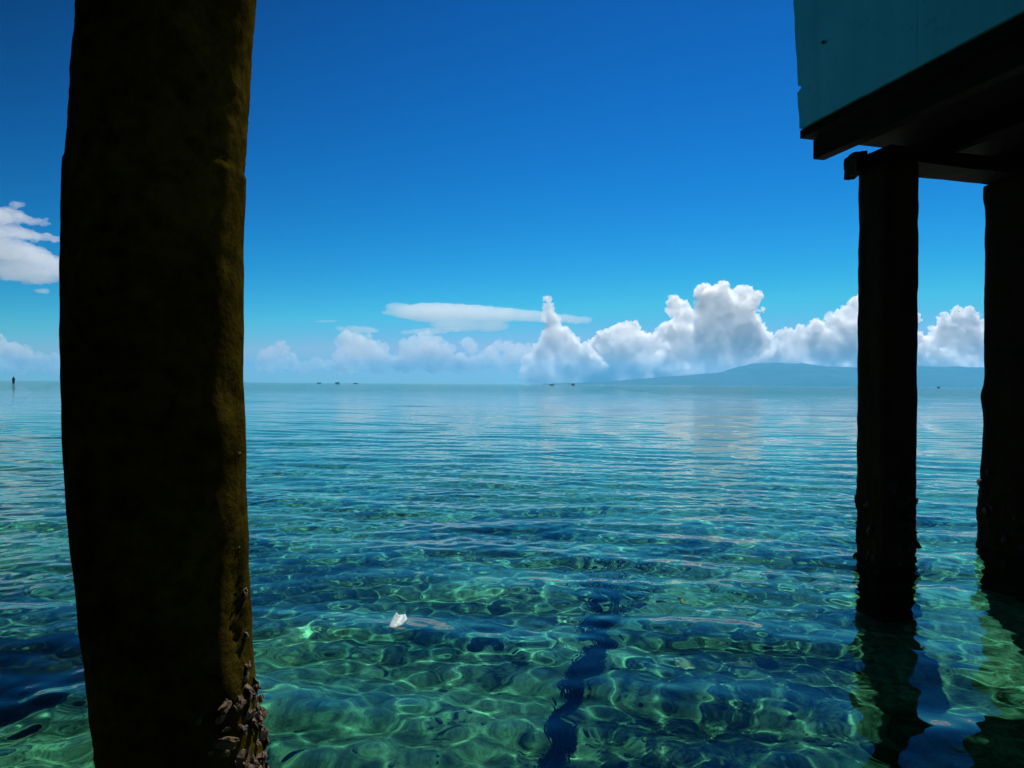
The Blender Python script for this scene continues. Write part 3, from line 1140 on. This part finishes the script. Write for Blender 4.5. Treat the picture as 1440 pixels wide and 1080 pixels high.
def cloud_mesh(puffs, D, seed, voxel_px, thick=0.42, kids=14, flat=1.0, depth=1.3, gens=2, disp=(3.0, 3.0), sizes=(9, 3.6)):
    """puffs: (px, py, radius px).  Each puff grows smaller puffs on its surface; all are fused into one skin and billowed."""
    r_ = random.Random(seed)
    u = D / 1000.0
    sph = []
    for px, py, rp in puffs:
        c = at(px, py, D) + Vector((0, r_.uniform(-1.0, 0.3) * rp * u * depth, 0))
        cur = [(c, rp * u)]
        sph += cur
        for g in range(gens):
            nxt = []
            for cc_, rr in cur:
                for k in range(kids if g == 0 else max(3, kids // 2)):
                    d = Vector((r_.gauss(0, 1), r_.gauss(0, 1), r_.gauss(0.25, 0.8) * flat)).normalized()
                    q = rr * r_.uniform(0.30, 0.52)
                    if q < 1.1 * u:
                        continue
                    nxt.append((cc_ + d * rr * r_.uniform(0.72, 0.95), q))
            sph += nxt
            cur = nxt
    V, F, n0 = [], [], 0
    for c, r in sph:
        tv, tf = SPH[2 if r > 6 * u else 1]
        V.append(tv * np.array((r, r * thick, r * flat)) + np.array((c[0], D + (c[1] - D) * thick, c[2])))
        F.append(tf + n0)
        n0 += len(tv)
    o = bpy.data.objects.new('tmp', tri_mesh('tmp', np.concatenate(V), np.concatenate(F)))
    col.objects.link(o)
    rm = o.modifiers.new('remesh', 'REMESH')
    rm.mode = 'VOXEL'
    rm.voxel_size = voxel_px * u
    for tx, st_, sz in ((tex_a, disp[0], sizes[0]), (tex_b, disp[1], sizes[1])):
        tx.noise_scale = sz * u
        tx.noise_depth = 2
        tx.noise_basis = 'BLENDER_ORIGINAL'
        dm = o.modifiers.new('d', 'DISPLACE')
        dm.texture = tx
        dm.strength = st_ * u * 2
        dm.mid_level = 0.5
    return baked(o)


def vol_mat(name, density, color=(1, 1, 1), g=0.3):
    mm_ = Mat(name)
    vs_ = mm_.n('ShaderNodeVolumePrincipled')
    vs_.inputs['Color'].default_value = (*color, 1)
    vs_.inputs['Density'].default_value = density
    vs_.inputs['Anisotropy'].default_value = g
    mm_.l(vs_.outputs[0], mm_.out.inputs['Volume'])
    return mm_.m


def cloud(name, label, puffs, D, seed, mat, group='clouds over the horizon', **kw):
    me_ = cloud_mesh(puffs, D, seed, **kw)
    me_.materials.clear()
    me_.materials.append(mat)
    me_.shade_smooth()
    c = at(puffs[0][0], puffs[0][1], D)
    o = bpy.data.objects.new(name, me_)
    col.objects.link(o)
    tag(o, label, 'cloud', group)
    return o


CD = 14000.0
U = CD / 1000.0
M_CUM = vol_mat('cumulus_vapour', 0.019, (1, 1, 1), 0.5)
base = lambda x0, x1, y, r, n: [(x0 + (x1 - x0) * k / (n - 1), y + 3 * math.sin(k * 2.1), r * (0.85 + 0.3 * ((k * 37) % 10) / 10)) for k in range(n)]
cloud('cumulus_cloud', 'tall narrow spire of white cloud left of the towering cumulus',
      [(770, 421, 6), (771, 432, 8), (773, 445, 10), (778, 460, 13), (786, 476, 17), (772, 482, 15), (800, 490, 18), (765, 497, 16), (822, 497, 14)] + base(745, 835, 508, 12, 7) + base(740, 850, 527, 14, 9), CD, 3, M_CUM, voxel_px=0.7, disp=(1.8, 1.3))
cloud('cumulus_cloud', 'low rounded cumulus between the spire and the towering cumulus',
      [(872, 468, 14), (888, 463, 12), (856, 474, 13), (880, 486, 21), (905, 484, 18), (843, 492, 18), (925, 485, 18)] + base(835, 945, 506, 14, 8) + base(830, 950, 526, 16, 9), CD + 500, 5, M_CUM, voxel_px=0.8)
cloud('cumulus_cloud', 'towering white cumulus with the highest crown, above the hill peak',
      [(948, 433, 14), (962, 446, 17), (990, 411, 14), (1014, 418, 17), (1043, 414, 13), (1058, 420, 12), (1000, 442, 28), (1038, 440, 25), (1052, 462, 22), (1072, 437, 5), (962, 476, 26),
       (1000, 478, 32), (1040, 482, 28), (935, 468, 14), (1072, 482, 16)] + base(930, 1085, 504, 14, 10) + base(930, 1090, 525, 16, 11), CD, 8, M_CUM, voxel_px=0.85)
cloud('cumulus_cloud', 'cumulus bank rising to the right behind the first stilt',
      [(1204, 430, 14), (1192, 442, 14), (1176, 452, 14), (1152, 463, 14), (1125, 472, 12), (1102, 474, 12), (1110, 488, 16), (1132, 486, 16), (1092, 490, 14), (1222, 428, 15), (1240, 440, 18), (1262, 450, 18), (1284, 446, 9), (1205, 470, 26),
       (1165, 482, 22), (1245, 475, 24), (1280, 478, 16)] + base(1095, 1290, 500, 14, 12) + base(1090, 1295, 522, 16, 14), CD + 300, 13, M_CUM, voxel_px=0.85)
cloud('cumulus_cloud', 'cumulus seen between the two house stilts',
      [(1345, 442, 10), (1361, 440, 9), (1371, 446, 7), (1330, 457, 14), (1354, 461, 17), (1382, 466, 13), (1400, 462, 14), (1420, 470, 16), (1320, 474, 18), (1350, 480, 22), (1388, 482, 18), (1304, 484, 14)]
      + base(1298, 1440, 502, 13, 10) + base(1295, 1445, 522, 16, 10), CD, 17, M_CUM, voxel_px=0.8)

lens = vol_mat('anvil_vapour', 0.0022)
faint = vol_mat('faint_cumulus_vapour', 0.0055)
wisp = vol_mat('wispy_vapour', 0.0030)
soft = dict(kids=3, gens=0, disp=(1.9, 1.1))
cloud('anvil_cloud', 'broad flat lens of pale cloud left of the spire',
      [(x, 440 + 9 * (x - 560) / 220 - 4 * math.sin((x - 545) / 270 * 3.1), 8 + 34 * min(1, (x - 540) / 60) * (1 - 0.78 * max(0, x - 600) / 225)) for x in range(548, 822, 9)] + [(628, 455, 26), (655, 457, 30), (690, 458, 28), (560, 432, 20)], CD + 2500, 21, lens, voxel_px=1.3,
      flat=0.34, depth=0.6, **soft)
cloud('anvil_cloud', 'small flat pale cloud below and left of the broad lens',
      [(482, 462, 12), (496, 463, 18), (510, 464, 18), (524, 465, 12)], CD + 2400, 23, lens, voxel_px=0.9, flat=0.32, depth=0.8, **soft)
cloud('anvil_cloud', 'small wedge of pale cloud under the left end of the broad lens',
      [(572, 467, 10), (588, 466, 15), (604, 466, 18), (620, 465, 16), (636, 464, 12)], CD + 2600, 25, lens, voxel_px=0.9, flat=0.28, depth=0.8, **soft)
cloud('streak_cloud', 'thinnest white streak of cloud above the small flat one',
      [(446, 452, 5), (455, 452, 8), (464, 451.5, 8), (472, 451, 5)], CD + 2300, 27, lens, voxel_px=0.5, flat=0.22, depth=0.8, kids=4, gens=1, disp=(0.5, 0.3))
faintk = dict(kids=10, gens=2, disp=(2.0, 1.4), sizes=(9, 3.5), depth=0.6)
cloud('cumulus_cloud', 'faint lumpy column of cloud under the small flat one',
      [(488, 478, 14), (500, 482, 16), (512, 490, 18), (495, 496, 18), (525, 498, 18), (541, 490, 8), (480, 503, 14)] + base(478, 560, 512, 12, 7), CD + 1500, 31, faint, voxel_px=1.0, **faintk)
cloud('cumulus_cloud', 'faint lumpy cumulus under the left half of the broad lens',
      [(583, 482, 10), (568, 484, 8), (597, 477, 11), (612, 482, 11), (600, 492, 18), (575, 498, 16), (625, 497, 14)] + base(560, 645, 510, 13, 8), CD + 1500, 33, faint, voxel_px=1.0, **faintk)
cloud('cumulus_cloud', 'faint low cumulus with two knobs under the right half of the broad lens',
      [(657, 482, 9), (664, 490, 9), (700, 486, 9), (714, 488, 10), (690, 498, 13), (725, 497, 14), (745, 500, 14)] + base(650, 770, 509, 12, 9), CD + 1500, 35, faint, voxel_px=1.0, **faintk)
cloud('cumulus_cloud', 'faintest small puff of cloud beside the near pillar',
      [(395, 486, 8), (398, 494, 10), (382, 498, 12), (370, 502, 10), (410, 504, 9)] + base(365, 480, 514, 10, 8), CD + 1500, 37, faint, voxel_px=0.8, **faintk)
cloud('cumulus_cloud', 'faint ragged cloud low on the horizon left of the near pillar',
      [(0, 486, 14), (-14, 492, 18), (18, 494, 14), (35, 500, 14), (55, 506, 12), (78, 505, 10)] + base(-30, 110, 514, 11, 10), CD + 1500, 39, faint, voxel_px=1.0, **faintk)
cloud('wispy_cloud', 'large streaked white cloud high at the left of the near pillar',
      [(-40, 350, 44), (-10, 345, 40), (15, 352, 40), (40, 362, 40), (65, 372, 38), (90, 378, 34), (115, 382, 28), (20, 380, 44), (60, 388, 36), (-30, 384, 44), (-15, 305, 34), (10, 303, 26),
       (30, 309, 20), (48, 312, 14), (62, 314, 10), (-20, 326, 30), (15, 325, 26), (35, 330, 22), (60, 334, 18), (80, 337, 14), (96, 340, 12)], CD - 1500, 41, wisp, voxel_px=1.4, flat=0.36, depth=0.8,
      kids=7, gens=1, disp=(3.0, 1.4))

# ------------------------------------------------------------------ haze over the bay
bm = bmesh.new()
bmesh.ops.create_cube(bm, size=1.0)
for vt in bm.verts:
    vt.co = Vector((vt.co.x * 2 * 8600, vt.co.y * 2 * 8600, 228 if vt.co.z > 0 else -9))
hz = link('haze', mesh_of(bm, 'haze'), vol_mat('bay_haze', 1.1e-4, (0.07, 0.53, 1.0), 0.3), smooth=False)
tag(hz, 'pale blue haze over the bay', 'haze', kind='stuff')
